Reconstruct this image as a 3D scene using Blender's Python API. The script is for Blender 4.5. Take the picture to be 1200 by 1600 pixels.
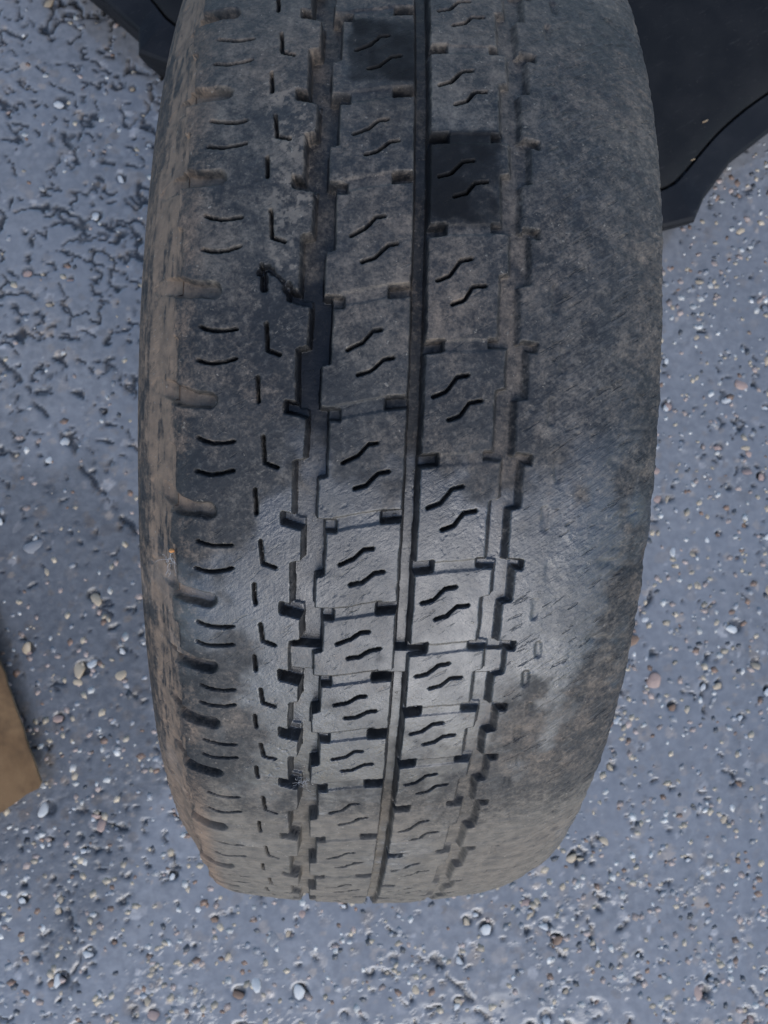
import bpy, bmesh, math, random
import numpy as np
from mathutils import Matrix, Vector

sc = bpy.context.scene
for o in list(bpy.data.objects):
    bpy.data.objects.remove(o)
rad = math.radians
random.seed(7)
rng = np.random.default_rng(11)

# ------------------------------------------------------------------ camera
cam_data = bpy.data.cameras.new('camera')
cam = bpy.data.objects.new('camera', cam_data)
sc.collection.objects.link(cam)
cam.matrix_world = Matrix((
    (0.99751464, -0.03408225, -0.06166794, -0.0274924),
    (0.02762670, 0.99433242, -0.10266351, -0.1301225),
    (0.06481744, 0.10070467, 0.99280273, 0.9421783),
    (0, 0, 0, 1)))
cam_data.sensor_fit = 'VERTICAL'
cam_data.sensor_height = 34.6
cam_data.lens = 34.6 * 1273.27 / 1600.0
cam_data.clip_start = 0.02
cam_data.clip_end = 200
cam_data.dof.use_dof = True
cam_data.dof.focus_distance = 0.325
cam_data.dof.aperture_fstop = 22.0
sc.camera = cam

# ------------------------------------------------------------------ sky, sun, exposure
SUN_EL, SUN_AZ = rad(39), rad(168)          # azimuth clockwise from +Y: light comes from the lower edge of the picture
world = bpy.data.worlds.new('World')
sc.world = world
world.use_nodes = True
wn = world.node_tree
sky = wn.nodes.new('ShaderNodeTexSky')
sky.sky_type = 'NISHITA'
sky.sun_disc = False
sky.sun_elevation = SUN_EL
sky.sun_rotation = SUN_AZ
sky.dust_density = 1.0
sky.air_density = 1.0
sky.ozone_density = 1.8
wn.links.new(sky.outputs[0], wn.nodes['Background'].inputs[0])
wn.nodes['Background'].inputs[1].default_value = 0.15
sun_data = bpy.data.lights.new('sun', 'SUN')
sun_data.energy = 0.75
sun_data.angle = rad(46)
sun_data.color = (1.0, 0.99, 0.97)
sun = bpy.data.objects.new('sun', sun_data)
sc.collection.objects.link(sun)
sdir = Vector((math.sin(SUN_AZ) * math.cos(SUN_EL), math.cos(SUN_AZ) * math.cos(SUN_EL), math.sin(SUN_EL)))
sun.rotation_euler = (-sdir).to_track_quat('-Z', 'Y').to_euler()
sun.location = sdir * 5
sc.view_settings.view_transform = 'Standard'
sc.view_settings.look = 'None'
sc.view_settings.gamma = 1
sc.view_settings.exposure = 1.0
sc.view_settings.use_curve_mapping = False


# ------------------------------------------------------------------ helpers
def link(o, parent=None):
    sc.collection.objects.link(o)
    if parent is not None:
        o.parent = parent
    return o


def tag(o, label=None, category=None, group=None, kind=None):
    if label: o['label'] = label
    if category: o['category'] = category
    if group: o['group'] = group
    if kind: o['kind'] = kind
    return o


def empty(name, loc=(0, 0, 0)):
    o = bpy.data.objects.new(name, None)
    o.location = loc
    o.empty_display_size = 0.05
    return link(o)


def mesh_np(name, verts, quads, mat, parent=None, normals=None, attrs=None, smooth=True):
    """one mesh object from numpy arrays"""
    me = bpy.data.meshes.new(name)
    nv, nf, k = len(verts), len(quads), quads.shape[1]
    me.vertices.add(nv)
    me.vertices.foreach_set('co', np.ascontiguousarray(verts, dtype=np.float32).ravel())
    me.loops.add(nf * k)
    me.loops.foreach_set('vertex_index', np.ascontiguousarray(quads, dtype=np.int32).ravel())
    me.polygons.add(nf)
    me.polygons.foreach_set('loop_start', np.arange(0, nf * k, k, dtype=np.int32))
    me.polygons.foreach_set('use_smooth', np.full(nf, smooth, dtype=bool))
    me.update(calc_edges=True)
    for an, av in (attrs or {}).items():
        if av.ndim == 1:
            a = me.attributes.new(an, 'FLOAT', 'POINT')
            a.data.foreach_set('value', av.astype(np.float32))
        else:
            a = me.attributes.new(an, 'FLOAT_COLOR', 'POINT')
            a.data.foreach_set('color', np.concatenate([av, np.ones((len(av), 1))], 1).astype(np.float32).ravel())
    if normals is not None:
        me.normals_split_custom_set_from_vertices(normals.astype(np.float32).tolist())
    me.materials.append(mat)
    return link(bpy.data.objects.new(name, me), parent)


def mesh_py(name, verts, faces, mat, parent=None, smooth=False):
    me = bpy.data.meshes.new(name)
    me.from_pydata([tuple(v) for v in verts], [], faces)
    me.update()
    for p in me.polygons:
        p.use_smooth = smooth
    me.materials.append(mat)
    return link(bpy.data.objects.new(name, me), parent)


def sstep(e0, e1, x):
    t = np.clip((x - e0) / (e1 - e0), 0, 1)
    return t * t * (3 - 2 * t)


def vnoise(x, y, scale, seed):
    """smooth value noise in -1..1; scale = cells per unit"""
    r = np.random.default_rng(seed)
    tab = r.uniform(-1, 1, (256, 256))
    X, Y = x * scale + 1000.37, y * scale + 1000.71
    xi, yi = np.floor(X).astype(int), np.floor(Y).astype(int)
    fx, fy = X - xi, Y - yi
    fx, fy = fx * fx * (3 - 2 * fx), fy * fy * (3 - 2 * fy)
    a, b = tab[xi & 255, yi & 255], tab[(xi + 1) & 255, yi & 255]
    c, d = tab[xi & 255, (yi + 1) & 255], tab[(xi + 1) & 255, (yi + 1) & 255]
    return (a * (1 - fx) + b * fx) * (1 - fy) + (c * (1 - fx) + d * fx) * fy


def fbm(x, y, scale, seed, octv=4, gain=.5):
    s, a, n = 0, 1, 0
    for i in range(octv):
        s = s + a * vnoise(x, y, scale * 2.03 ** i, seed + i)
        n += a
        a *= gain
    return s / n


# ------------------------------------------------------------------ materials
class NT:
    def __init__(self, name):
        self.m = bpy.data.materials.new(name)
        self.m.use_nodes = True
        self.t = self.m.node_tree
        self.b = self.t.nodes['Principled BSDF']

    def n(self, typ, **kw):
        nd = self.t.nodes.new(typ)
        for k, v in kw.items():
            setattr(nd, k, v)
        return nd

    def put(self, sock, v):
        if isinstance(v, bpy.types.NodeSocket):
            self.t.links.new(v, sock)
        else:
            sock.default_value = v

    def math(self, op, a, b=0.0, c=None, clamp=False):
        nd = self.n('ShaderNodeMath', operation=op, use_clamp=clamp)
        self.put(nd.inputs[0], a)
        self.put(nd.inputs[1], b)
        if c is not None:
            self.put(nd.inputs[2], c)
        return nd.outputs[0]

    def mix(self, f, a, b):
        nd = self.n('ShaderNodeMix', data_type='RGBA')
        self.put(nd.inputs[0], f)
        self.put(nd.inputs[6], a if isinstance(a, bpy.types.NodeSocket) else (*a, 1))
        self.put(nd.inputs[7], b if isinstance(b, bpy.types.NodeSocket) else (*b, 1))
        return nd.outputs[2]

    def ramp(self, f, lo, hi, a=0.0, b=1.0):
        nd = self.n('ShaderNodeMapRange', interpolation_type='SMOOTHSTEP')
        self.put(nd.inputs[0], f)
        for i, v in enumerate((lo, hi, a, b)):
            self.put(nd.inputs[1 + i], v)
        return nd.outputs[0]

    def attr(self, name):
        return self.n('ShaderNodeAttribute', attribute_name=name)

    def obj(self, scale=(1, 1, 1), rot=(0, 0, 0)):
        """object coordinates turned by rot, then scaled: scale counts features per metre along the turned axes"""
        tc = self.n('ShaderNodeTexCoord')
        mp = self.n('ShaderNodeMapping', vector_type='TEXTURE')
        mp.inputs['Scale'].default_value = tuple(1 / v for v in scale)
        mp.inputs['Rotation'].default_value = rot
        self.t.links.new(tc.outputs['Object'], mp.inputs[0])
        return mp.outputs[0]

    def noise(self, co, scale, detail=3, rough=.55, dist=0.0):
        nd = self.n('ShaderNodeTexNoise')
        self.put(nd.inputs['Vector'], co)
        nd.inputs['Scale'].default_value = scale
        nd.inputs['Detail'].default_value = detail
        nd.inputs['Roughness'].default_value = rough
        nd.inputs['Distortion'].default_value = dist
        return nd.outputs[0]

    def bump(self, h, strength, dist, normal=None):
        nd = self.n('ShaderNodeBump')
        nd.inputs['Strength'].default_value = strength
        nd.inputs['Distance'].default_value = dist
        self.put(nd.inputs['Height'], h)
        if normal is not None:
            self.put(nd.inputs['Normal'], normal)
        return nd.outputs[0]

    def out(self, color=None, rough=None, normal=None, spec=None):
        if color is not None: self.put(self.b.inputs['Base Color'], color if isinstance(color, bpy.types.NodeSocket) else (*color, 1))
        if rough is not None: self.put(self.b.inputs['Roughness'], rough)
        if normal is not None: self.put(self.b.inputs['Normal'], normal)
        if spec is not None: self.put(self.b.inputs['Specular IOR Level'], spec)
        return self.m


def rubber_material():
    m = NT('tyre_rubber')
    co = m.obj()
    fine = m.noise(co, 900, 4, .6)
    mid = m.noise(co, 160, 4, .6)
    big = m.noise(co, 28, 4, .6)
    speck = m.noise(co, 620, 2, .5)
    gran = m.noise(co, 380, 5, .7)
    blot = m.noise(co, 75, 5, .65, .6)
    nick = m.noise(m.obj((90, 420, 160), (0, 0, rad(33))), 1.0, 3, .6)
    scr = m.noise(m.obj((130, 800, 300), (0, 0, rad(36))), 1.0, 3, .6)      # diagonal scuffs from the road
    dust = m.attr('dust').outputs['Fac']
    wet = m.attr('wet').outputs['Fac']
    brown = m.attr('brown').outputs['Fac']
    scuff = m.attr('scuff').outputs['Fac']
    dry = m.mix(m.ramp(big, .35, .7), (.016, .0165, .0175), (.030, .030, .030))
    gloss = m.attr('gloss').outputs['Fac']
    dry = m.mix(m.math('MULTIPLY', m.ramp(scr, .5, .75), m.math('MULTIPLY', scuff, .55)), dry, (.085, .083, .08))
    dry = m.mix(m.math('MULTIPLY', m.math('MULTIPLY', m.ramp(nick, .62, .70), scuff), .8), dry, (.011, .011, .012))
    dcol = m.mix(brown, (.148, .134, .112), (.215, .150, .104))
    dry = m.mix(m.math('MULTIPLY', m.ramp(gran, .52, .66), .5), dry, (.07, .066, .06))
    dry = m.mix(m.math('MULTIPLY', m.ramp(gran, .46, .36), .6), dry, (.012, .012, .013))
    dcol = m.mix(m.ramp(mid, .3, .7), m.mix(.45, dcol, (.03, .03, .03)), dcol)
    dm = m.math('ADD', dust, m.math('MULTIPLY', m.math('SUBTRACT', mid, .5), .55))
    dm = m.math('ADD', dm, m.math('MULTIPLY', m.math('SUBTRACT', fine, .5), .9))
    dm = m.math('ADD', dm, m.math('MULTIPLY', m.math('SUBTRACT', blot, .5), 1.1))
    dm = m.math('ADD', dm, m.math('MULTIPLY', m.math('SUBTRACT', gran, .5), 1.0))
    dm = m.ramp(m.math('MULTIPLY', dm, m.ramp(dust, 0, .1)), .05, 1.0)
    col = m.mix(m.math('MULTIPLY', dm, .9), dry, dcol)
    black = m.attr('black').outputs['Fac']
    sp = m.math('MULTIPLY', m.ramp(speck, .66, .73), m.ramp(m.math('ADD', mid, m.math('MULTIPLY', dust, .25)), .50, .72))
    sp = m.math('MULTIPLY', sp, m.math('SUBTRACT', 1.0, m.math('MULTIPLY', black, .8)))
    col = m.mix(m.math('MULTIPLY', black, .9), col, (.010, .010, .0105))
    col = m.mix(m.math('MULTIPLY', sp, .6), col, (.25, .22, .18))             # sand grains
    col = m.mix(wet, col, (.007, .0075, .009))
    rough = m.math('ADD', m.ramp(big, .3, .7, .48, .58), m.math('MULTIPLY', dm, .25))
    rough = m.math('SUBTRACT', rough, m.math('MULTIPLY', gloss, m.ramp(mid, .3, .7, .24, .15)))
    rough = m.math('ADD', rough, m.math('MULTIPLY', m.math('SUBTRACT', mid, .5), .16))
    rough = m.math('MULTIPLY', rough, m.math('SUBTRACT', 1.0, m.math('MULTIPLY', wet, .62)), clamp=True)
    nb = m.bump(fine, .3, .0005)
    nb = m.bump(gran, .3, .0006, nb)
    nb = m.bump(m.math('MULTIPLY', scr, scuff), .55, .0009, nb)
    nb = m.bump(m.math('MULTIPLY', m.ramp(nick, .62, .70, 1.0, 0.0), scuff), .6, .0012, nb)
    nb = m.bump(mid, .12, .0008, nb)
    nb = m.bump(sp, .5, .0006, nb)
    return m.out(col, rough, nb, m.math('MULTIPLY', m.math('ADD', .24, m.math('MULTIPLY', gloss, .66)), m.math('SUBTRACT', 1.0, m.math('MULTIPLY', black, .8))))


def ground_material():
    m = NT('wet_asphalt')
    co = m.obj()
    fine = m.noise(co, 420, 4, .65)
    mid = m.noise(co, 90, 4, .6)
    big = m.noise(co, 7, 4, .55)
    vor = m.n('ShaderNodeTexVoronoi', feature='F1')
    m.put(vor.inputs['Vector'], co)
    vor.inputs['Scale'].default_value = 150
    film = m.attr('film').outputs['Fac']
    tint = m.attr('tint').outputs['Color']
    col = m.mix(m.ramp(mid, .3, .7), (.13, .128, .127), (.225, .219, .213))
    cell = m.n('ShaderNodeSeparateColor')
    m.put(cell.inputs[0], vor.outputs['Color'])
    grit = m.math('MULTIPLY', m.ramp(cell.outputs[0], .6, .9), m.ramp(vor.outputs['Distance'], .55, .3))
    gcol = m.mix(cell.outputs[1], (.20, .19, .18), (.24, .19, .15))
    col = m.mix(m.math('MULTIPLY', grit, m.math('SUBTRACT', .75, m.math('MULTIPLY', film, .6))), col, gcol)
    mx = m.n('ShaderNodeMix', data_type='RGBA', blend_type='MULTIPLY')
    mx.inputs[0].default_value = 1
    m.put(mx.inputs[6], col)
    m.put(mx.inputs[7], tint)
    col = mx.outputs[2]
    col = m.mix(m.math('MULTIPLY', film, m.ramp(big, .3, .7, .25, .7)), col, (.175, .177, .184))         # silty water lying on the stone
    rough = m.math('ADD', m.ramp(big, .3, .7, .13, .30), m.math('MULTIPLY', mid, .13))
    rough = m.mix(film, m.n('ShaderNodeCombineColor').outputs[0], (.08, .08, .08)) if False else m.math('MULTIPLY', rough, m.math('SUBTRACT', 1.0, m.math('MULTIPLY', film, .7)))
    inv = m.math('SUBTRACT', 1.0, film)
    nb = m.bump(m.math('MULTIPLY', fine, inv), .3, .0012)
    nb = m.bump(m.math('MULTIPLY', grit, inv), .35, .0012, nb)
    nb = m.bump(m.math('MULTIPLY', mid, inv), .35, .0025, nb)
    return m.out(col, rough, nb, .65)


def stone_material(name, c1, c2, attr=False):
    m = NT(name)
    co = m.obj()
    n1 = m.noise(co, 260 if attr else 90, 4, .6)
    if attr:
        base = m.attr('tint').outputs['Color']
        col = m.mix(m.math('MULTIPLY', m.ramp(n1, .35, .7), .45), base, (.09, .088, .085))
    else:
        col = m.mix(m.ramp(n1, .3, .72), c1, c2)
    return m.out(col, m.ramp(n1, .3, .7, .3, .5), m.bump(n1, .4, .001), .4)


def plastic_material(name, c, r):
    m = NT(name)
    co = m.obj()
    n1 = m.noise(co, 30, 4, .6)
    n2 = m.noise(m.obj((40, 320, 60), (0, 0, rad(32))), 1, 3, .6)
    n3 = m.noise(co, 700, 2, .5)
    col = m.mix(m.ramp(n1, .35, .7), c, tuple(v * 1.5 for v in c))
    col = m.mix(m.math('MULTIPLY', m.ramp(n2, .62, .78), .35), col, (.06, .058, .055))
    col = m.mix(m.math('MULTIPLY', m.ramp(n3, .72, .78), .5), col, (.2, .17, .14))
    return m.out(col, m.ramp(n1, .3, .7, r, r + .15), m.bump(n3, .15, .0006), .14)


def card_material(name, c1, c2):
    m = NT(name)
    n1 = m.noise(m.obj((26, 34, 26), (0, 0, rad(112))), 1, 4, .6)
    n2 = m.noise(m.obj(), 380, 3, .6)
    n3 = m.noise(m.obj(), 22, 3, .6)
    col = m.mix(m.ramp(n1, .3, .7), c1, c2)
    col = m.mix(m.math('MULTIPLY', m.ramp(n3, .45, .65), .7), col, tuple(v * .5 for v in c1))
    return m.out(col, .75, m.bump(n2, .3, .0008), .3)


M_RUB = rubber_material()
M_GND = ground_material()
M_AGG = stone_material('aggregate', None, None, True)
M_ST = [stone_material('stone_white', (.44, .43, .40), (.58, .56, .52)),
        stone_material('stone_buff', (.34, .26, .17), (.46, .37, .26)),
        stone_material('stone_pink', (.30, .20, .16), (.38, .27, .22)),
        stone_material('stone_brown', (.17, .10, .06), (.27, .17, .11)),
        stone_material('stone_grey', (.15, .15, .155), (.25, .25, .25)),
        stone_material('stone_dark', (.05, .052, .058), (.09, .092, .1))]
M_PLA = plastic_material('black_plastic', (.0065, .0066, .007), .52)
M_PLE = plastic_material('black_plastic_edge', (.0075, .008, .0095), .46)
M_CARD = card_material('brown_cardboard', (.125, .066, .026), (.175, .098, .042))
M_CORE = card_material('cardboard_core', (.19, .135, .08), (.27, .19, .12))
M_TAPE = card_material('pale_tape', (.45, .42, .34), (.55, .51, .43))
M_LINT = NT('lint').out((.40, .39, .38), .8)
M_STRAW = card_material('straw', (.32, .20, .10), (.5, .38, .24))

# ------------------------------------------------------------------ ground
# rounded aggregate pressed into bitumen, a film of silty water lying over part of it
WET_DIP = 0.0


def ground_axis(a, b, step, far):
    core = np.arange(a, b, step)
    g, out, x = step, [], 0
    while x < far:
        g *= 1.35
        x += g
        out.append(x)
    out = np.array(out)
    return np.concatenate([(a - out)[::-1], core, core[-1] + out])


GX = ground_axis(-.55, .62, .0023, 4)
GY = ground_axis(-.70, .74, .0023, 4)
gx, gy = np.meshgrid(GX, GY, indexing='ij')
GH = .0006 * fbm(gx, gy, 9, 100, 3) + .0005 * fbm(gx, gy, 60, 110, 3)
GT = np.ones(gx.shape + (3,))
ncap = 30000
cx_, cy_ = rng.uniform(-.54, .61, ncap), rng.uniform(-.69, .73, ncap)
cr_ = rng.gamma(4.0, .0014, ncap).clip(.0025, .014)
for i in range(ncap):
    r = cr_[i]
    i0, i1 = np.searchsorted(GX, (cx_[i] - r * 1.4, cx_[i] + r * 1.4))
    j0, j1 = np.searchsorted(GY, (cy_[i] - r * 1.4, cy_[i] + r * 1.4))
    if i1 <= i0 or j1 <= j0:
        continue
    X, Y = gx[i0:i1, j0:j1] - cx_[i], gy[i0:i1, j0:j1] - cy_[i]
    an, el = (i * 2.399) % math.pi, 1 + .5 * ((i * .618) % 1)
    xx, yy = X * math.cos(an) + Y * math.sin(an), (-X * math.sin(an) + Y * math.cos(an)) * el
    q = (xx * xx + yy * yy) / (r * r)
    top = ((i * .7548) % 1) * .0010 - .0008
    cap = top + min(r * .26, .0016) * (np.sqrt(np.clip(1 - q, 0, 1)) - .75)
    cap[q >= 1] = -1
    old = GH[i0:i1, j0:j1]
    mk = cap > old
    GH[i0:i1, j0:j1] = np.where(mk, cap, old)
    tone = .80 + .38 * ((i * .5698) % 1)
    wm = ((i * .3819) % 1) ** 3 * .22
    if i % 6 == 0:                                        # a stone ground flush with the surface
        tone *= (1.3, 1.55, 1.85)[i // 6 % 3]
        wm = (.12, .22, .05)[i // 6 % 3]
    GT[i0:i1, j0:j1][mk] = (tone * (1 + wm), tone, tone * (1 - wm))
GH += .00025 * fbm(gx, gy, 300, 150, 2)
# silty water film: a level sheet with only the tops of the stones breaking it
lev = .0006 + .0004 * fbm(gx, gy, 6, 170, 3) + .0005 * fbm(gx, gy, 30, 175, 3) + .0005 * sstep(0, .3, gy) * sstep(.1, -.2, gx)
GF = sstep(-.0003, .0003, lev - GH)
GH = np.maximum(GH, lev)
PIT = np.zeros(gx.shape)


def pit(f, depth):
    global PIT
    PIT = np.maximum(PIT, f * depth)


# ragged holes where the surface has broken away down to black bitumen, mostly in the upper left
wx, wy = gx + .006 * fbm(gx, gy, 60, 200, 2), gy + .006 * fbm(gx, gy, 60, 210, 2)
n1 = fbm(wx, wy * 1.5 + .4 * wx, 40, 220, 3)
n2 = fbm(wx, wy, 110, 230, 2)
zone = sstep(-.10, .25, gy) * sstep(.05, -.15, gx)
zone = zone + .25 * sstep(.2, -.3, gx)
rg = sstep(.125, .05, np.abs(n1 - .05)) * sstep(-.05, .25, n2 + .35 * fbm(gx, gy, 14, 240, 2) + .55 * zone - .42)
pit(rg, 1.0)
pit(sstep(.42, .55, n2) * sstep(-.1, .3, fbm(gx, gy, 20, 250, 2)) * (.15 + .85 * np.clip(zone, 0, 1)), .7)


def crack(pts, w):
    d = np.full(gx.shape, 9.0)
    for (x0, y0), (x1, y1) in zip(pts[:-1], pts[1:]):
        ex, ey = x1 - x0, y1 - y0
        t = np.clip(((wx - x0) * ex + (wy - y0) * ey) / (ex * ex + ey * ey), 0, 1)
        d = np.minimum(d, np.hypot(wx - x0 - t * ex, wy - y0 - t * ey))
    pit(sstep(w, w * .4, d + .003 * fbm(gx, gy, 90, 260, 2)) * sstep(-.35, .0, n2), .9)


crack([(-.42, .13), (-.385, .10), (-.34, .045), (-.29, -.03), (-.245, -.072), (-.22, -.12)], .0042)
crack([(.095, -.525), (.125, -.555), (.17, -.605)], .0038)
crack([(-.30, -.48), (-.285, -.52), (-.29, -.56)], .003)
crack([(.30, -.20), (.33, -.155), (.345, -.12)], .003)
ST_SPOTS = []
_r = random.Random(5)


def stone_w(x, y):
    """how thickly pale stones show: sparse in the flooded upper left, thick at the right and below"""
    return .22 + .78 * max(float(sstep(-.15, .15, np.float64(x))), float(sstep(.0, -.35, np.float64(y))))


while len(ST_SPOTS) < 285:
    x, y = _r.uniform(-.45, .53), _r.uniform(-.62, .60)
    if abs(x) < .12 and abs(y) < .36 or _r.random() > stone_w(x, y) + .12:
        continue
    s_ = _r.choice((.0048, .0054, .006, .0068, .0076, .0088, .0115))
    ST_SPOTS.append((x, y, s_))
    if _r.random() < .7:                                  # dark hollow on the side away from the sun: stone's shade put into the tint
        i0, i1 = np.searchsorted(GX, (x - s_ * 2.2, x + s_ * 2.2))
        j0, j1 = np.searchsorted(GY, (y - s_ * 2.2, y + s_ * 2.2))
        X, Y = gx[i0:i1, j0:j1] - x, gy[i0:i1, j0:j1] - y
        an = _r.gauss(1.2, .55)
        off = s_ * _r.uniform(.35, .6)
        q = np.hypot(X - off * math.cos(an), (Y - off * math.sin(an)) * 1.1) / (s_ * .86)
        PIT[i0:i1, j0:j1] = np.maximum(PIT[i0:i1, j0:j1], sstep(1.05, .8, q) * _r.uniform(.6, 1))
dark_patch = sstep(.35, -.25, np.hypot((gx + .33) / .17, (gy + .24) / .24) - 1 + .9 * fbm(gx, gy, 12, 270, 4))  # ragged patch around the cardboard: darker tint and less film
GT = GT * ((1 - .45 * dark_patch) * (1 + .30 * fbm(gx, gy, 7, 130, 4, .6)))[..., None]
GF = GF * (1 - .6 * dark_patch)
GH = GH - .0034 * PIT
GF = GF * (1 - np.clip(PIT * 1.6, 0, 1))
GT = GT * (1 - .86 * np.clip(PIT, 0, 1))[..., None]
GF = np.where((np.abs(gx) > .9) | (np.abs(gy) > .95), .3, GF)
GH[(np.abs(gx) > .9) | (np.abs(gy) > .95)] *= .3
ni, nj = gx.shape
idx = np.arange(ni * nj).reshape(ni, nj)
gq = np.stack([idx[:-1, :-1], idx[1:, :-1], idx[1:, 1:], idx[:-1, 1:]], -1).reshape(-1, 4)
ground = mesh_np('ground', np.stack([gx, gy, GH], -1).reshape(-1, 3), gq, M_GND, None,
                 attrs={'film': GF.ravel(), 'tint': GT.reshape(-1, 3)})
tag(ground, 'wet dark grey asphalt with pebbles pressed into it', 'ground', kind='structure')
del ground['category']


def gz(x, y):
    return float(GH[min(np.searchsorted(GX, x), ni - 1), min(np.searchsorted(GY, y), nj - 1)])


# stone shapes
def stone_mesh(seed, sub):
    bm = bmesh.new()
    bmesh.ops.create_icosphere(bm, subdivisions=sub, radius=1)
    r = random.Random(seed)
    pl = [(Vector((r.uniform(-1, 1), r.uniform(-1, 1), r.uniform(-.6, 1))).normalized(), r.uniform(.5, .85)) for _ in range(9)]
    sc_ = Vector((r.uniform(.9, 1.35), r.uniform(.7, 1.0), r.uniform(.5, .75)))
    for v in bm.verts:
        p = v.co.copy()
        for n, d in pl:                       # worn flats
            k = p.dot(n) - d
            if k > 0:
                p -= n * k * .97
        v.co = Vector((p.x * sc_.x, p.y * sc_.y, p.z * sc_.z))
    V = np.array([v.co[:] for v in bm.verts])
    Fc = np.array([[v.index for v in f.verts] for f in bm.faces])
    bm.free()
    return V, Fc


BIG = [stone_mesh(s, 2) for s in range(6)]
SML = [stone_mesh(40 + s, 1) for s in range(8)]
big_me = {}
for si, (V, Fc) in enumerate(BIG):
    for mi in range(len(M_ST)):
        me = bpy.data.meshes.new('stone')
        me.from_pydata(V.tolist(), [], Fc.tolist())
        for p in me.polygons:
            p.use_smooth = True
        me.materials.append(M_ST[mi])
        big_me[si, mi] = me


def free_spot(x, y):
    return not (y > .40 and abs(x) < .2)


for nb_, (x, y, s_) in enumerate(ST_SPOTS):
    mi = random.choices(range(6), (24, 36, 22, 8, 10, 0))[0]
    if mi == 0: s_ *= .8
    o = bpy.data.objects.new('stone', big_me[nb_ % 6, mi])
    o.scale = (s_ * random.uniform(.7, 1.1), s_ * random.uniform(.7, 1.1), s_ * .42)
    o.rotation_euler = (random.uniform(-.25, .25), random.uniform(-.25, .25), random.uniform(0, 6.28))
    o.location = (x, y, max(gz(x, y), -.0005) - s_ * random.uniform(.0, .10))
    link(o, ground)

vs, fs, ts, base = [], [], [], 0
pal = [((.50, .48, .44), 15), ((.42, .34, .24), 24), ((.34, .26, .22), 20), ((.2, .12, .08), 8), ((.26, .26, .265), 26), ((.06, .062, .068), 7)]
for i in range(8000):
    x, y = random.uniform(-.5, .58), random.uniform(-.66, .70)
    if random.random() > stone_w(x, y):
        continue
    V, Fc = SML[i % 8]
    s = random.choice((.0022, .0028, .0034, .004, .0048, .0056))
    a = random.uniform(0, 6.28)
    ca, sa = math.cos(a), math.sin(a)
    P = np.stack([V[:, 0] * ca - V[:, 1] * sa, V[:, 0] * sa + V[:, 1] * ca, V[:, 2]], 1) * s
    P[:, 2] *= .45
    vs.append(P + (x, y, max(gz(x, y), -.0005) - s * .08))
    fs.append(Fc + base)
    base += len(V)
    c = np.array(random.choices([p[0] for p in pal], [p[1] for p in pal])[0]) * random.uniform(.75, 1.2)
    ts.append(np.tile(c, (len(V), 1)))
grit = mesh_np('grit', np.concatenate(vs), np.concatenate(fs), M_AGG, ground, attrs={'tint': np.concatenate(ts)})
tag(grit, kind='stuff')

# ------------------------------------------------------------------ tyre
R = 330.0                       # mm, to the crown of the tread
ALPHA = rad(78)                 # direction in which theta = 0 points: up and a little towards the picture's lower edge
tyre = empty('tyre', (0, 0, 0))
tag(tyre, 'worn black rubber tyre standing upright on wet asphalt, tread towards the viewer', 'tyre')


def profile(bs, w, hs, W, cr, n):
    b1 = np.linspace(0, bs, 400)
    t = np.linspace(0, math.pi / 2, 200)[1:]
    b2 = bs + w * np.sin(t) ** (2 / n)
    d1 = cr * (b1 / bs) ** 2
    d2 = cr + hs * (1 - np.clip(np.cos(t), 0, 1) ** (2 / n))
    s = np.linspace(0, 1, 60)[1:]
    b3 = bs + w + (W - bs - w) * np.sin(s * math.pi / 2)
    d3 = cr + hs + 50 * s
    b, d = np.concatenate([b1, b2, b3]), np.concatenate([d1, d2, d3])
    k = np.ones(15) / 15
    dp = np.convolve(np.pad(d, 7, mode='edge'), k, 'valid')
    dp[-8:] = d[-8:]
    dp[:8] = d[:8]
    arc = np.concatenate([[0], np.cumsum(np.hypot(np.diff(b), np.diff(dp)))])
    return b, dp, arc


PL = profile(72.0, 19.0, 9.0, 112.5, 5.0, 1.5)
PR = profile(59.4, 41.7, 18.9, 104.6, 5.0, 1.48)
# columns: arc length from the crown, negative to the left
AL = float(np.interp(110.5, PL[0], PL[2]))
AR = float(np.interp(101.5, PR[0], PR[2]))
sig = np.concatenate([-np.arange(64, AL, .7)[::-1], np.arange(-63.6, 60, .44), np.arange(60.3, AR, .8)])
SB = np.where(sig < 0, -np.interp(-sig, PL[2], PL[0]), np.interp(sig, PR[2], PR[0]))
SD = np.where(sig < 0, np.interp(-sig, PL[2], PL[1]), np.interp(sig, PR[2], PR[1]))
db, dd = np.gradient(SB, sig), np.gradient(SD, sig)
ln = np.hypot(db, dd)
NB, NR = dd / ln, db / ln         # outward normal in (b, radius)

# pitch boundaries measured along the tread, in degrees of theta; the pitch varies as moulded
TL = [-29.82, -22.61, -16.17, -8.64, -1.56, 5.64, 11.94, 17.17, 22.21, 27.44, 34.73, 42.64, 50.31]
TR = [-26.21, -19.06, -12.53, -5.07, 2.13, 9.14, 15.09, 20.21, 25.26, 30.75, 38.3, 46.0]


def extend(ts_, seed):
    r = random.Random(seed)
    t = list(ts_)
    while t[-1] < 205:
        t.append(t[-1] + r.choice((5.3, 6.4, 7.2)))
    while t[0] > -205:
        t.insert(0, t[0] - r.choice((5.3, 6.4, 7.2)))
    return np.array(t)


TL, TR = extend(TL, 1), extend(TR, 2)
UL, UR = np.radians(TL) * R, np.radians(TR) * R
fine = np.radians(np.arange(-50.0, 64.0, math.degrees(.45 / R)))
rest = np.linspace(fine[-1], fine[0] + 2 * math.pi, 400)[1:-1]
TH = np.concatenate([fine, rest])
THw = np.where(TH > math.pi, TH - 2 * math.pi, TH)
U, Bq = np.meshgrid(THw * R, SB, indexing='ij')
Dq = np.broadcast_to(SD, U.shape)
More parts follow.
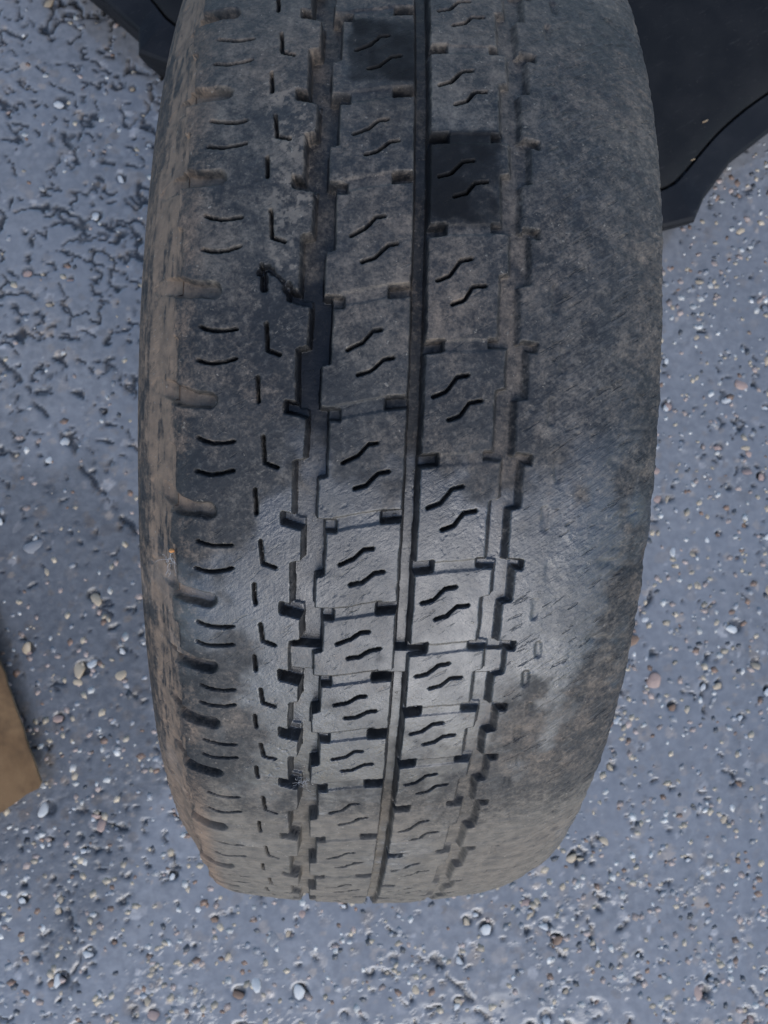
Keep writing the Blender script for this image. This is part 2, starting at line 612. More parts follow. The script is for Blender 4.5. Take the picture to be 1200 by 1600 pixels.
# slight waviness, so that no moulded edge is ruler straight
Uw = U + .50 * fbm(U, Bq, .14, 300, 4, .6)
Bw = Bq + .45 * fbm(U, Bq, .14, 310, 4, .6)


def pitch_of(u, edges):
    k = np.clip(np.searchsorted(edges, u) - 1, 0, len(edges) - 2)
    return k, u - edges[k], edges[k + 1] - edges[k]


def sd_box(v, b, v0, v1, b0, b1, r=.6):
    x = np.abs(v - (v0 + v1) / 2) - np.maximum((v1 - v0) / 2 - r, .05)
    y = np.abs(b - (b0 + b1) / 2) - max((b1 - b0) / 2 - r, .05)
    return -(np.hypot(np.maximum(x, 0), np.maximum(y, 0)) + np.minimum(np.maximum(x, y), 0) - r)


def sd_path(v, b, pts, p, hw):
    """inside-positive distance to a polyline of (s, b) points, s in pitch fractions"""
    best = np.full(v.shape, 1e3)
    for (s0, b0), (s1, b1) in zip(pts[:-1], pts[1:]):
        v0, v1 = s0 * p, s1 * p
        ex, ey = v1 - v0, b1 - b0
        t = np.clip(((v - v0) * ex + (b - b0) * ey) / (ex * ex + ey * ey), 0, 1)
        best = np.minimum(best, np.hypot(v - v0 - t * ex, b - b0 - t * ey))
    return hw - best


DEP = np.zeros(U.shape)          # big grooves
SIP = np.zeros(U.shape)          # sipes, steps, wear
GRV = np.zeros(U.shape)          # 0..1: how deep inside a groove (for splitting the parts)
DUST = np.zeros(U.shape)


def carve(sd, depth, wall=.9, soft=.35):
    global DEP, GRV
    f = sstep(-soft, wall, sd)
    DEP = np.maximum(DEP, depth * f)
    GRV = np.maximum(GRV, f * (1 if np.ndim(depth) else (depth > 2.0)))


def sipe(sd, depth, wall=.4):
    global SIP
    SIP = np.maximum(SIP, depth * sstep(-.25, wall, sd))


kL, vL, pL = pitch_of(Uw, UL)
kR, vR, pR = pitch_of(Uw, UR)
left, right = Bw < .8, Bw >= .8
BIGN = -99.0

# --- centre groove
carve(3.0 - np.abs(Bw - .75), 7.0, 1.0)
# --- left zigzag groove
sp = ((vL / pL) - .10) % 1.0
dpu = pL
wl_ = -38.8 - 4.0 * (sstep(.45 - .6 / dpu, .45 + .6 / dpu, sp) - sstep(1 - .5 / dpu, 1, sp))
wr_ = -30.3 - 3.3 * (sstep(.60 - .6 / dpu, .60 + .6 / dpu, sp) - sstep(1 - .5 / dpu, 1, sp))
carve(np.minimum(Bw - wl_, wr_ - Bw), 7.2, 1.0)
# --- right zigzag groove, worn shallow
sp = ((vR / pR) + .06) % 1.0
dpu = pR
wl_ = 33.9 - 3.5 * (sstep(.40 - .6 / dpu, .40 + .6 / dpu, sp) - sstep(1 - .5 / dpu, 1, sp))
wr_ = 42.5 - 3.7 * (sstep(.48 - .6 / dpu, .48 + .6 / dpu, sp) - sstep(1 - .5 / dpu, 1, sp))
carve(np.minimum(Bw - wl_, wr_ - Bw), 4.0 - .6 * sstep(-5, -60, U), 1.9, .8)

for sh in (-1, 0, 1):            # features that reach over a pitch boundary are evaluated for the neighbours too
    kk = np.clip(kL - sh, 0, len(UL) - 2)
    v = Uw - UL[kk]
    p = UL[kk + 1] - UL[kk]
    jit = (((kk * 37) % 17) / 17.0 - .5)
    m_ = left
    w = np.where(m_, v, BIGN * 10)
    carve(sd_box(w - .22 * (Bw + 42), Bw, .045 * p, .045 * p + 5.0, -47, -36), 6.4)
    carve(sd_box(w, Bw, .075 * p, .075 * p + 5.0, -35, -26), 3.8)
    carve(sd_box(w + .12 * (Bw + 6), Bw, -.045 * p, -.045 * p + 4.8, -10.4, 1), 5.6)
    sipe(sd_box(w + .22 * (Bw + 18), Bw, -.0 * p, -.0 * p + 5.2, -28, -8, .3), .85, .5)
    sipe(sd_path(w, Bw, [(.56, -24.7), (.49, -19.2), (.385, -15.7), (.37, -12.5)], p, .56), 4.6)
    sipe(sd_path(w, Bw, [(.78, -20.3), (.745, -15.8), (.635, -11.4), (.615, -7.9)], p, .56), 4.6)
    sipe(sd_path(w, Bw, [(.35, -54.2), (.59, -53.3), (.63, -48.6)], p, .58), 4.2)
    sipe(sd_path(w, Bw, [(.83, -56.6), (1.05, -56.0)], p, .58), 4.2)
    sipe(sd_path(w, Bw, [(.39, -78.3), (.415, -75.6), (.43, -72.6), (.428, -69), (.41, -65.0)], p, .52), 4.0)
    sipe(sd_path(w, Bw, [(.695, -78.8), (.715, -76), (.72, -73.2), (.705, -69), (.67, -64.9)], p, .52), 4.0)
    slot = sd_path(w, Bw, [(.90, -98), (.97, -91), (1.02, -85.5), (1.045, -80), (1.05, -74.2)], p, 3.1 + .9 * sstep(-78, -90, Bw) + .4 * fbm(U, Bq, .2, 345, 2))
    carve(slot, 4.3 - 2.6 * sstep(-92, -98, Bw), 1.2, .3)
    DUST = np.maximum(DUST, .8 * sstep(-.3, 1.6, slot) * (1 - .8 * sstep(14, 20, np.degrees(U / R))))
    kk = np.clip(kR - sh, 0, len(UR) - 2)
    v = Uw - UR[kk]
    p = UR[kk + 1] - UR[kk]
    w = np.where(right, v, BIGN * 10)
    carve(sd_box(w + .15 * (Bw - 7), Bw, -.065 * p, -.065 * p + 4.8, 1, 10.8), 5.2)
    carve(sd_box(w, Bw, -.115 * p, -.115 * p + 4.0, 26.8, 36), 3.5, 1.2)
    carve(sd_box(w - .12 * (Bw - 43), Bw, -.10 * p, -.10 * p + 4.0, 39, 46), 3.4, 1.2)
    sipe(sd_box(w + .10 * (Bw - 18), Bw, -.085 * p, -.085 * p + 4.6, 9, 29, .3), .55, .7)
    sipe(sd_path(w, Bw, [(.43, 7.2), (.385, 11.8), (.25, 15.7), (.225, 19.9)], p, .56), 4.0)
    sipe(sd_path(w, Bw, [(.63, 13.0), (.585, 17.5), (.47, 20.7), (.45, 25.3)], p, .56), 4.0)
    # right shoulder: nearly bald, ghosts of the moulded marks
    bald = sstep(-.5, .4, vnoise(U, Bq, .025, 334)) * sstep(-4, -14, np.degrees(U / R))
    fade = .35 + .65 * sstep(-.2, .5, vnoise(U, Bq, .03, 333))
    SIP = np.maximum(SIP, fade * (1.0 + 1.2 * bald) * sstep(-.6, 1.2, sd_path(w, Bw, [(.42, 52.2), (.61, 52.6)], p, 1.6)))
    SIP = np.maximum(SIP, fade * (.9 + 1.2 * bald) * sstep(-.6, 1.2, sd_path(w, Bw, [(-.02, 55.8), (.13, 56.2)], p, 1.6)))
    SIP = np.maximum(SIP, fade * (.1 + .9 * bald) * sstep(-.8, 1.2, sd_path(w, Bw, [(.30, 66), (.24, 73), (.32, 79)], p, 1.1)))
    SIP = np.maximum(SIP, fade * (.1 + .9 * bald) * sstep(-.8, 1.2, sd_path(w, Bw, [(.60, 66), (.54, 73), (.62, 79)], p, 1.1)))
    SIP = np.maximum(SIP, (.25 + .6 * fade) * 1.0 * sstep(-1.2, 2.0, sd_path(w, Bw, [(-.05, 78), (.02, 86), (.12, 96)], p, 1.8)))

# left shoulder: the block edge steps down to the sidewall band
spl = ((vL / pL) - .05) % 1.0
edge = -89.0 + 2.6 * sstep(.40, .44, spl) * sstep(1.0, .97, spl) + .5 * fbm(U, Bq, .3, 340, 3)
SIP = np.maximum(SIP, 2.3 * sstep(0, 1.6, edge - Bw) * sstep(-105, -97, Bw))
# fine circumferential ribs low on the shoulder
rib = sstep(-95, -98, Bw) * (.5 + .5 * np.sin((Dq) * 2 * math.pi / 5.2))
SIP = np.maximum(SIP, .55 * rib)
# tread wear bars cross the grooves at one angle
WB0, WB1 = rad(15.35) * R, rad(17.35) * R
BAR = sstep(WB0 - .2, WB0 + .5, Uw) * sstep(WB1 + .2, WB1 - .5, Uw)
DEP = np.where(BAR > 0, DEP * (1 - BAR) + np.minimum(DEP, 2.4) * BAR, DEP)

# a gouge torn out of the left rib and running into the groove
g_u = lambda t: rad(t) * R
gn = fbm(U, Bq, .35, 360, 4, .6)
g1 = np.maximum.reduce([
    sd_path(Uw, Bw, [(g_u(-9.45), -57.0), (g_u(-9.75), -54.6), (g_u(-9.55), -52.6)], 1.0, 1.9 + 1.2 * gn),
    sd_path(Uw, Bw, [(g_u(-9.5), -52.6), (g_u(-8.9), -48.6), (g_u(-8.4), -46.6)], 1.0, .7 + 1.0 * gn),
    sd_path(Uw, Bw, [(g_u(-8.5), -46.5), (g_u(-8.0), -44.6), (g_u(-7.6), -41.5)], 1.0, 2.2 + 1.6 * gn)])
g2 = sd_path(Uw, Bw, [(g_u(-9.3), -56.0), (g_u(-8.3), -55.2)], 1.0, 1.5 + .9 * gn)
gg = np.maximum(g1, g2)
DEP = np.maximum(DEP, 3.2 * sstep(-.4, 2.2, gg))

# wear and small damage
grain = fbm(U, Bq, .25, 380, 4)
pits = sstep(.46, .62, fbm(U, Bq, .55, 390, 3))
WEAR = .09 * grain + .22 * pits * sstep(.1, .5, fbm(U, Bq, .03, 395, 2)) + .5 * fbm(U, Bq, .012, 398, 2)
rsh = sstep(40, 60, Bw)
WEAR = WEAR + rsh * (.16 * fbm(U * .8 + Bq * .6, Bq * .8 - U * .6, .35, 400, 3) + .2 * fbm(U, Bq, .08, 405, 2))
WEAR = WEAR + sstep(74, 88, Bw) * (.55 * fbm(U * 1.3, Bq * .5, .22, 407, 4, .6) + .5 * sstep(.25, .5, fbm(U, Bq * .4, .12, 409, 3)))
bot = sstep(24, 40, np.degrees(U / R))
WEAR = WEAR + bot * .8 * fbm(U * 2.4, Bq * .5, .22, 410, 4)
DEP = DEP * (1 - .45 * sstep(40, 54, np.degrees(U / R)))          # mud packed into the foot of the tread
SMASK = sstep(1.2, 2.2, SIP) * (Bw > -80)
SIP = SIP * np.clip(.95 + .35 * fbm(U, Bq, .03, 415, 2), .6, 1)
TOTAL = np.maximum(DEP, SIP) + WEAR

rr = R - Dq - TOTAL * NR
bb = Bq - TOTAL * NB * np.where(Bq < 0, 1, 1)
ca_, sa_ = math.cos(ALPHA), math.sin(ALPHA)


def to_world(b, r, th):
    """mm in tyre coordinates to metres in the place"""
    y, z = -r * np.sin(th), r * np.cos(th)
    return np.stack([b, y * sa_ - z * ca_, y * ca_ + z * sa_ + (R - 1.5)], -1) / 1000.0


nu, ns = U.shape
THg = np.broadcast_to(TH[:, None], U.shape)
PW = to_world(bb, rr, THg)
# vertex normals over the whole closed grid, so that the parts meet without a seam
du = np.roll(PW, -1, 0) - np.roll(PW, 1, 0)
ds = np.gradient(PW, axis=1)
NW = np.cross(ds, du)
NW /= np.linalg.norm(NW, axis=-1, keepdims=True) + 1e-12
cen = np.array([0, 0, (R - 1.5) / 1000.0])
flip = np.sign(((PW - cen) * NW * np.array([.2, 1, 1])).sum(-1)).mean()
if flip < 0:
    NW = -NW

# --- dirt, wet and scuff masks
thd = np.degrees(U / R)


def blob(t0, b0, rt, rb, seed):
    q = ((thd - t0) / rt) ** 2 + ((Bq - b0) / rb) ** 2
    return sstep(1.1, .25, q + .7 * fbm(U, Bq, .09, seed, 3))


BROWN = np.zeros(U.shape)
band = sstep(-86.5, -90.0, Bw) * (.88 + .6 * fbm(U, Bq, .06, 420, 3) + 1.2 * fbm(U * .12, Bq, .9, 425, 3))
band = band * (1 - .55 * sstep(-100.5, -103, Bq + .8 * fbm(U, Bq, .05, 427, 2)))
DUST = np.maximum(DUST, band)
BROWN = np.maximum(BROWN, sstep(-72, -86, Bw))
DUST = np.maximum(DUST, 1.15 * sstep(25, 38, thd + 3 * fbm(U, Bq, .04, 430, 3)))
DUST = np.maximum(DUST, blob(-15.5, -50, 9, 12, 440) * (.30 + .75 * sstep(-.05, .35, fbm(U, Bq, .45, 446, 4, .7))))
DUST = np.maximum(DUST, .65 * blob(29.5, -53, 3.0, 12, 441))
DUST = np.maximum(DUST, .42 * blob(4, 62, 5, 22, 442))
DUST = np.maximum(DUST, .45 * blob(25, 62, 7, 28, 443))
DUST = np.maximum(DUST, .34 * blob(-8, 55, 18, 22, 444))
DUST = np.maximum(DUST, .30 * blob(-20, -70, 16, 18, 445))
DUST = np.maximum(DUST, .5 * GRV * sstep(20, 34, Bw))
DUST = np.maximum(DUST, .30 * GRV * sstep(.1, .6, fbm(U, Bq, .02, 450, 2)))
DUST = np.maximum(DUST, .24 + .30 * fbm(U, Bq, .035, 455, 3) + .14 * sstep(0, -14, thd))
DUST = np.maximum(DUST, .30 * pits)
BROWN = np.maximum(BROWN, .45 * blob(4, 62, 5, 22, 442))
BROWN = np.maximum(BROWN, .36 + .3 * fbm(U, Bq, .03, 460, 2))
BROWN = BROWN * (1 - .7 * sstep(22, 34, thd) * sstep(-84, -70, Bw))
WETM = np.zeros(U.shape)
sgm = (kL == int(np.argmin(np.abs(TL + 29.82)))) & (Bw > -30) & (Bw < -2)
wl1 = sstep(-29.2, -28.6, thd) * sstep(-22.9, -23.3, thd) * sstep(-29, -27.5, Bw) * sstep(-1, -2.5, Bw)
wl2 = sstep(-19.6, -19.2, thd + .02 * Bw) * sstep(-12.9, -13.4, thd) * sstep(2.5, 4, Bw) * sstep(31 + 3 * grain, 27, Bw)
wl3 = .9 * sstep(-.9, .2, gg)
wl4 = sstep(-9.6, -9.0, thd) * sstep(.9, .2, thd) * sstep(-50, -47, Bw) * sstep(-30, -31, Bw) * sstep(1.0, 3.0, DEP)
en = fbm(U, Bq, .16, 474, 4)
wl1 = sstep(-29.2, -28.2, thd + .5 * en) * sstep(-22.9, -23.5, thd + .3 * en) * sstep(-29, -26, Bw + 2.5 * en) * sstep(-1, -2.5, Bw)
wl2 = sstep(-19.7, -19.1, thd + .02 * Bw) * sstep(-12.7, -13.6, thd + .6 * en) * sstep(2.5, 4, Bw) * sstep(33, 27, Bw + 5 * en)
wl5 = .45 * sstep(-24, -23.2, thd) * sstep(-17, -22, thd + 3 * en) * sstep(-26, -18, Bw + 5 * en) * sstep(-1, -3, Bw)
BLACK = np.maximum.reduce([wl1, wl2, wl5]) * np.clip(.88 + .6 * fbm(U, Bq, .10, 475, 4), 0, 1)
WETM = np.maximum(wl3, wl4 * .9)
WETM = WETM * np.clip(.85 + .5 * fbm(U, Bq, .12, 470, 3), 0, 1)
DUST = DUST * (1 - .6 * sstep(3.6, 2.6, np.abs(Bw - .75)) * sstep(34, 22, thd))
DUST = DUST * (1 - .95 * SMASK) * (1 - .6 * sstep(.15, .5, GRV) * sstep(.95, .6, GRV) * sstep(-60, -56, Bw) * sstep(30, 20, Bw))
DUST = DUST * (1 - WETM) * (1 - .9 * BLACK)
SCUF = np.clip(.25 + .75 * sstep(30, 60, Bw) + .2 * grain, 0, 1)
SCUF = SCUF * (1 - GRV)
# a damp, rubbed-clean zone across the middle of the tread with a ragged border
gl = .75 * fbm(U, Bq, .022, 480, 3) + .42 * fbm(U, Bq, .11, 485, 4, .6)
GLOSS = sstep(-.16, .24, gl + .55 * sstep(3.5, 7.5, thd) * sstep(31, 24, thd) * sstep(-68, -45, Bw) * sstep(88, 66, Bw) - .26)
GLOSS = GLOSS * np.clip(.85 + .45 * fbm(U, Bq, .05, 488, 3), .4, 1)
GLOSS = GLOSS * (1 - .85 * sstep(4.5, -2, thd))
DUST = DUST * (1 - .75 * GLOSS * sstep(-80, -70, Bw))

# --- split into parts
fi = np.arange(nu)[:, None]
fj = np.arange(ns - 1)[None, :]
a0 = (fi * ns + fj)
a1 = (((fi + 1) % nu) * ns + fj)
quads = np.stack([a0, a0 + 1, a1 + 1, a1], -1).reshape(-1, 4)
if flip > 0:
    quads = quads                       # orientation checked below


def fc(A):                              # mean over the corners of each face
    B = np.roll(A, -1, 0)
    return ((A[:, :-1] + A[:, 1:] + B[:, :-1] + B[:, 1:]) / 4).reshape(-1)


fG, fB = fc(GRV), fc(Bw)
fU = np.broadcast_to(((THw) * R)[:, None], (nu, ns - 1)).reshape(-1)
fBar = fc(BAR)
kl = np.searchsorted(UL, fU - .12 * 40) - 1
kr = np.searchsorted(UR, fU + .05 * 40) - 1
part = np.full(len(quads), -1)                      # casing
top_ = fG < .45
part[top_ & (fB > -34) & (fB < .75)] = 1000 + kl[top_ & (fB > -34) & (fB < .75)]
part[top_ & (fB >= .75) & (fB < 36.5)] = 2000 + kr[top_ & (fB >= .75) & (fB < 36.5)]
part[(fG < .45) & (fB <= -34)] = 1
part[(fB <= -70)] = 1
part[(fG < .45) & (fB >= 36.5)] = 2
bar = (~top_) & (fBar > .5) & (fB > -50)
part[bar & (fB < -15)] = 10
part[bar & (fB > -15) & (fB < 15)] = 11
part[bar & (fB >= 15) & (fB < 50)] = 12

Pf, Nf = PW.reshape(-1, 3), NW.reshape(-1, 3)
att = {'dust': DUST.ravel(), 'wet': WETM.ravel(), 'brown': BROWN.ravel(), 'scuff': SCUF.ravel(), 'gloss': GLOSS.ravel(), 'black': BLACK.ravel()}
q0 = quads[:2000]
e1, e2 = Pf[q0[:, 1]] - Pf[q0[:, 0]], Pf[q0[:, 3]] - Pf[q0[:, 0]]
if ((np.cross(e1, e2) * Nf[q0[:, 0]]).sum(1)).mean() < 0:
    quads = quads[:, ::-1]


def part_name(i):
    return {-1: 'casing', 1: 'shoulder_rib', 2: 'shoulder_rib', 10: 'wear_bar', 11: 'wear_bar', 12: 'wear_bar'}.get(i, 'tread_block')


order = np.argsort(part, kind='stable')
ids, starts = np.unique(part[order], return_index=True)
ends = list(starts[1:]) + [len(order)]
for pid, s0, s1 in zip(ids, starts, ends):
    fq = quads[order[s0:s1]]
    used, inv = np.unique(fq, return_inverse=True)
    o = mesh_np(part_name(int(pid)), Pf[used], inv.reshape(-1, 4), M_RUB, tyre, normals=Nf[used],
                attrs={k: v[used] for k, v in att.items()})
    if pid == 1:
        o['label'] = 'left shoulder rib with curved sipes and a torn wet gouge'
    elif pid == 2:
        o['label'] = 'right shoulder rib worn almost smooth'

# --- sidewalls, beads and inner liner as surfaces of revolution
NS = 720
tt = np.linspace(0, 2 * math.pi, NS, endpoint=False)


def revolve(name, bs_, rs_, dustf, brownf):
    bs_, rs_ = np.array(bs_, float), np.array(rs_, float)
    Bm, Tm = np.meshgrid(bs_, tt)
    Rm = np.broadcast_to(rs_, Bm.shape)
    P = to_world(Bm, Rm, Tm)
    k = len(bs_)
    i, j = np.arange(NS)[:, None], np.arange(k - 1)[None, :]
    q = np.stack([i * k + j, i * k + j + 1, ((i + 1) % NS) * k + j + 1, ((i + 1) % NS) * k + j], -1).reshape(-1, 4)
    n = NS * k
    dn = np.clip(dustf + .3 * fbm(Tm * 330, Rm * 1.0, .05, 500, 3), 0, 1).ravel()
    return mesh_np(name, P.reshape(-1, 3), q, M_RUB, tyre,
                   attrs={'dust': dn, 'brown': np.full(n, brownf), 'wet': np.zeros(n), 'scuff': np.full(n, .3), 'gloss': np.zeros(n), 'black': np.zeros(n)})


for side, P_, cut in ((-1, PL, AL), (1, PR, AR)):
    b0, d0 = float(np.interp(cut - .9, P_[2], P_[0])), float(np.interp(cut - .9, P_[2], P_[1]))
    s = np.linspace(0, 1, 46)
    Wm = P_[0][-1]
    bmax = max(Wm, b0 + .5)
    r0 = R - d0
    r_ = r0 + (206 - r0) * s
    b_ = b0 + (bmax - b0) * np.sin(np.minimum(s / .35, 1) * math.pi / 2)
    b_ = b_ - (bmax - 84) * np.clip((s - .35) / .65, 0, 1) ** 2
    b_ = b_ + .5 * np.exp(-((s - .30) / .012) ** 2) + .6 * np.exp(-((s - .72) / .015) ** 2)
    b_[0] -= .6
    r_[0] -= .2
    revolve('sidewall', side * b_, r_, .5 if side < 0 else .3, .8 if side < 0 else .4)
    revolve('bead', side * np.array([84, 82, 77, 73, 72, 74]), [206, 200, 199, 201, 206, 214], .2, .4)
inner_b = np.concatenate([[-74, -84, -90, -88, -78, -60], np.linspace(-45, 45, 9), [60, 78, 88, 90, 84, 74]])
inner_r = np.concatenate([[214, 235, 262, 286, 302, 310], np.full(9, 312.0), [310, 302, 286, 262, 235, 214]])
revolve('inner_liner', inner_b, inner_r, .1, .2)


def on_tread(theta, b, up=0.0):
    """a point of the tread surface, b in mm, theta in degrees"""
    i = int(np.argmin(np.abs(THw - rad(theta))))
    j = int(np.argmin(np.abs(SB - b)))
    return Vector(PW[i, j]) + Vector(NW[i, j]) * up, Vector(NW[i, j])


# --- small things caught in the tread
def tubes(paths, rad_, sides=4):
    V, Fq = [], []
    for pts in paths:
        base = len(V)
        for i, p in enumerate(pts):
            d = (pts[min(i + 1, len(pts) - 1)] - pts[max(i - 1, 0)]).normalized()
            x = d.orthogonal().normalized()
            y = d.cross(x)
            for k in range(sides):
                a = 2 * math.pi * k / sides
                V.append(p + (x * math.cos(a) + y * math.sin(a)) * rad_)
        for i in range(len(pts) - 1):
            for k in range(sides):
                Fq.append((base + i * sides + k, base + i * sides + (k + 1) % sides,
                           base + (i + 1) * sides + (k + 1) % sides, base + (i + 1) * sides + k))
    return V, Fq


def lint(theta, b, n, spread, length, label, up=.0008):
    c, nrm = on_tread(theta, b, up)
    t1 = nrm.orthogonal().normalized()
    t2 = nrm.cross(t1)
    paths = []
    for _ in range(n):
        p = c + (t1 * random.gauss(0, 1) + t2 * random.gauss(0, 1)) * spread + nrm * random.uniform(0, .0015)
        d = (t1 * random.uniform(-1, 1) + t2 * random.uniform(-1, 1) + nrm * random.uniform(-.1, .3)).normalized()
        L = length * random.uniform(.4, 1.2)
        pts = []
        for i in range(7):
            pts.append(p.copy())
            d = (d + (t1 * random.gauss(0, .4) + t2 * random.gauss(0, .4) + nrm * random.gauss(0, .15))).normalized()
            p = p + d * L / 6
            h = (p - c).dot(nrm)
            if h < .0002:
                p += nrm * (.0002 - h)
        paths.append(pts)
    V, Fq = tubes(paths, .00005)
    o = mesh_py('lint_tuft', V, Fq, M_LINT)
    return tag(o, label, 'lint')


lint(28.3, -37.0, 20, .0016, .005, 'tuft of white fluff caught in the left zigzag groove near the foot of the tyre', .004)
lint(9.9, -89.5, 16, .0020, .005, 'tuft of white fluff with an orange crumb, on the brown left shoulder')
c, nrm = on_tread(20.1, 7.6, -.0005)
V, Fc = BIG[2]
wst = mesh_py('stone', [Vector(v) * .0021 for v in V], Fc.tolist(), M_ST[4], None, True)
wst.location = c + nrm * .0012
tag(wst, 'small grey stone wedged in a tread notch beside the centre groove', 'stone')
c, nrm = on_tread(9.3, -90.5, .0004)
V, Fc = BIG[1]
crm = mesh_py('crumb', [Vector(v) * .0011 for v in V], Fc.tolist(), card_material('orange_crumb', (.5, .2, .06), (.6, .3, .12)), None, True)
crm.location = c + nrm * .0006
tag(crm, 'tiny orange crumb stuck on the brown left shoulder of the tyre', 'crumb')

# ------------------------------------------------------------------ black plastic undertray behind the tyre
tray = empty('plastic_tray', (.05, .55, 0))
tag(tray, 'black moulded plastic panel with a seam along its edge, lying behind the tyre', 'plastic panel')
OUT = [(-.72, .86), (-.52, .70), (-.319, .542), (-.268, .501), (-.267, .475), (-.236, .466), (-.15, .425), (-.05, .335), (.10, .300),
       (.25, .296), (.349, .308), (.384, .318), (.396, .347), (.427, .392), (.475, .432), (.62, .53), (.80, .66), (.86, .80), (.86, 1.02), (-.72, 1.02)]


ring0 = []
for (x0, y0), (x1, y1) in zip(OUT, OUT[1:] + OUT[:1]):
    n_ = max(2, int(math.hypot(x1 - x0, y1 - y0) / .008))
    ring0 += [Vector((x0 + (x1 - x0) * k / n_, y0 + (y1 - y0) * k / n_)) for k in range(n_)]
_n = len(ring0)
ring1 = [sum((ring0[(i + k) % _n] for k in range(-5, 6)), Vector((0, 0))) / 11 for i in range(_n)]
ring1 = [sum((ring1[(i + k) % _n] for k in range(-3, 4)), Vector((0, 0))) / 7 for i in range(_n)]


def inset(ring, d):
    out = []
    for i in range(_n):
        t = (ring1[(i + 3) % _n] - ring1[(i - 3) % _n]).normalized()
        nn = Vector((-t.y, t.x))              # outline runs counter-clockwise: inside is to the left
        out.append(ring0[i].lerp(ring1[i], min(1, abs(d) / .04)) + nn * d)
    return out


area = sum(ring0[i].x * ring0[(i + 1) % len(ring0)].y - ring0[(i + 1) % len(ring0)].x * ring0[i].y for i in range(len(ring0)))
sgn = 1 if area > 0 else -1


def slope(p):
    return .09 * max(0, p.y - .36) + .02 * max(0, p.x - .2)


def stack(rows, name, mat, cap=False):
    V, Fq = [], []
    n = len(ring0)
    for ins, z in rows:
        for p in inset(ring0, ins * sgn):
            V.append(Vector((p.x, p.y, z + (slope(p) if z > .02 else 0))) - tray.location)
    for r in range(len(rows) - 1):
        for i in range(n):
            Fq.append((r * n + i, r * n + (i + 1) % n, (r + 1) * n + (i + 1) % n, (r + 1) * n + i))
    if cap:
        last = [V[(len(rows) - 1) * n + i] for i in range(n)]
        c = sum(last, Vector()) / n
        k0 = (len(rows) - 1) * n
        prev = k0
        for s in (.3, .6, .85):
            st = len(V)
            for p in last:
                q = p.lerp(c, s)
                V.append(Vector((q.x, q.y, q.z + .004 * math.sin(9 * q.x + 4 * q.y))))
            for i in range(n):
                Fq.append((prev + i, prev + (i + 1) % n, st + (i + 1) % n, st + i))
            prev = st
        V.append(c)
        for i in range(n):
            Fq.append((prev + i, prev + (i + 1) % n, len(V) - 1))
    if sgn < 0:
        Fq = [f[::-1] for f in Fq]
    return mesh_py(name, V, Fq, mat, tray, cap)


stack([(.014, -.002), (.010, .012), (.003, .028), (0, .043), (.0012, .0475), (.004, .050), (.020, .0545), (.0350, .059), (.0358, .0585), (.036, .050)], 'edge_flange', M_PLE)
stack([(.0384, .050), (.0386, .0590), (.0394, .0602), (.06, .066), (.09, .071), (.13, .078)], 'top_panel', M_PLA, True)


def tray_z(x, y):
    return .071 + .09 * max(0, y - .36) + .02 * max(0, x - .2)


for x, y, a, L in ((.335, .520, .6, .010), (.352, .425, 1.0, .006), (.385, .425, .5, .012), (.372, .380, .4, .008)):
    L *= .6
    V = [(-L / 2, -.0006, 0), (L / 2, -.0003, .0004), (L / 2 * .9, .0005, .0006), (-L / 2 * .8, .0009, .0001), (0, 0, .0011)]
    o = mesh_py('debris_fleck', V, [(0, 1, 4), (1, 2, 4), (2, 3, 4), (3, 0, 4), (3, 2, 1, 0)], M_STRAW)
    o.location = (x, y, tray_z(x, y) - .003)
    o.rotation_euler = (0, 0, a)
    tag(o, 'tiny straw-coloured fleck lying on the black plastic panel', 'fleck', 'flecks on the black panel')

# ------------------------------------------------------------------ brown cardboard at the left edge
card = empty('cardboard_lid', (-.33, -.34, 0))
tag(card, 'corner of a brown cardboard lid lying on the wet asphalt at the left edge', 'cardboard')
c0 = Vector((0.002, -.002))
eA, eB = Vector((-.386, .923)).normalized(), Vector((-.83, -.56)).normalized()
TH_C, HZ = .005, .024


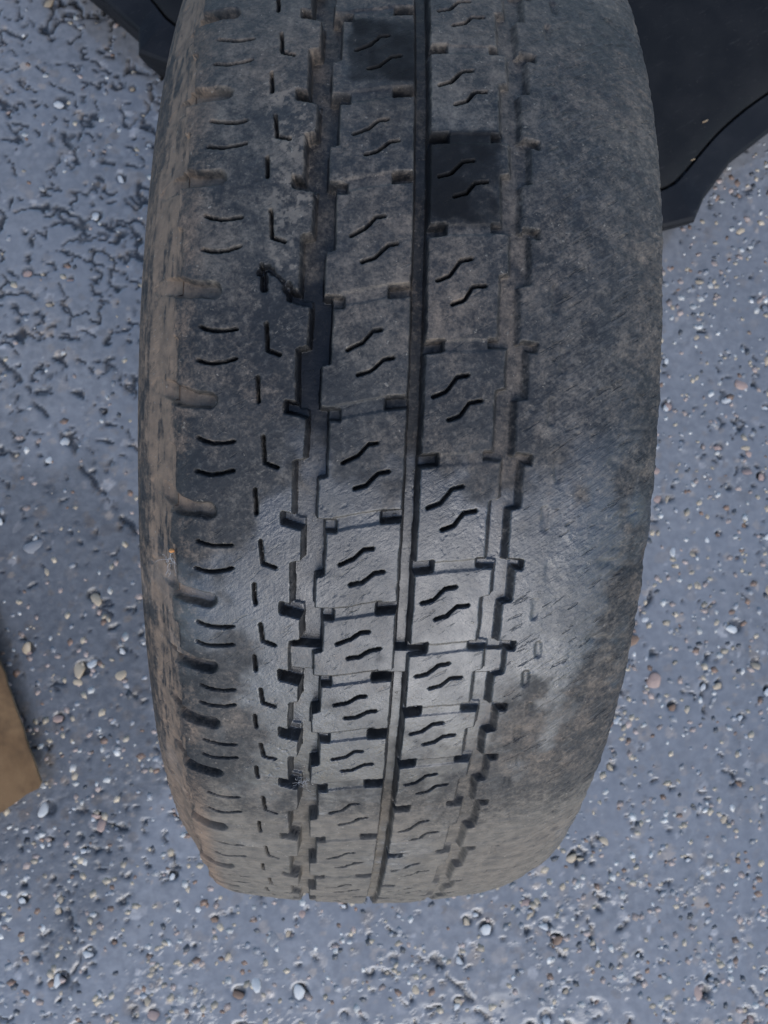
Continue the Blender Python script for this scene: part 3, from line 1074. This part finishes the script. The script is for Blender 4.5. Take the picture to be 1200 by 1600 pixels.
def slab(name, pts, z0, z1, mat, parent, jitter=.0):
    n = len(pts)
    V = [Vector((p[0], p[1], z0)) for p in pts] + [Vector((p[0], p[1], z1)) for p in pts]
    Fq = [tuple(range(n - 1, -1, -1)), tuple(range(n, 2 * n))] + [(i, (i + 1) % n, n + (i + 1) % n, n + i) for i in range(n)]
    return mesh_py(name, V, Fq, mat, parent)


def worn_edge(p, q, n, amp):
    d = (q - p)
    nn = Vector((-d.y, d.x)).normalized()
    return [p + d * (i / n) + nn * random.gauss(0, amp) * (0 < i < n) for i in range(n)]


pA, pB = c0 + eA * .30, c0 + eB * .26
pC = pA + eB * .26
rim = worn_edge(pC, pA, 4, .0004) + worn_edge(pA, c0 + eA * .004, 24, .0005) + worn_edge(c0 + eA * .004, c0 + eB * .005, 3, .0008) + \
    worn_edge(c0 + eB * .005, pB, 18, .0005) + worn_edge(pB, pC, 4, .0004)
ar = sum(rim[i].x * rim[(i + 1) % len(rim)].y - rim[(i + 1) % len(rim)].x * rim[i].y for i in range(len(rim)))
if ar < 0:
    rim = rim[::-1]
slab('liner_sheet', rim, HZ, HZ + .0008, M_CARD, card)
core_rim = [p * .998 for p in rim]
slab('corrugated_core', core_rim, HZ - .004, HZ - .00005, M_CORE, card)


def flap(a, b, inw):
    V = []
    for z, k in ((HZ - .0042, .004), (HZ - .010, .010), (.001, .022)):
        for p in (a, b):
            q = p + inw * k
            V.append(Vector((q.x, q.y, z)))
    V += [v + Vector((inw.x * .003, inw.y * .003, 0)) for v in V]
    Fq = [(0, 1, 3, 2), (2, 3, 5, 4), (6, 8, 9, 7), (8, 10, 11, 9), (0, 2, 8, 6), (2, 4, 10, 8), (1, 7, 9, 3), (3, 9, 11, 5), (4, 5, 11, 10), (0, 6, 7, 1)]
    return mesh_py('folded_flap', V, Fq, M_CARD, card)


flap(c0 + eA * .012, pA, Vector((eB.x, eB.y)))
flap(c0 + eB * .012, pB, Vector((eA.x, eA.y)))
tp = c0 + eA * .115 + eB * .043
slab('tape', [tp, tp + eB * .06, tp + eB * .06 + eA * .022, tp + eA * .022][::-1], HZ + .0009, HZ + .0012, M_TAPE, card)
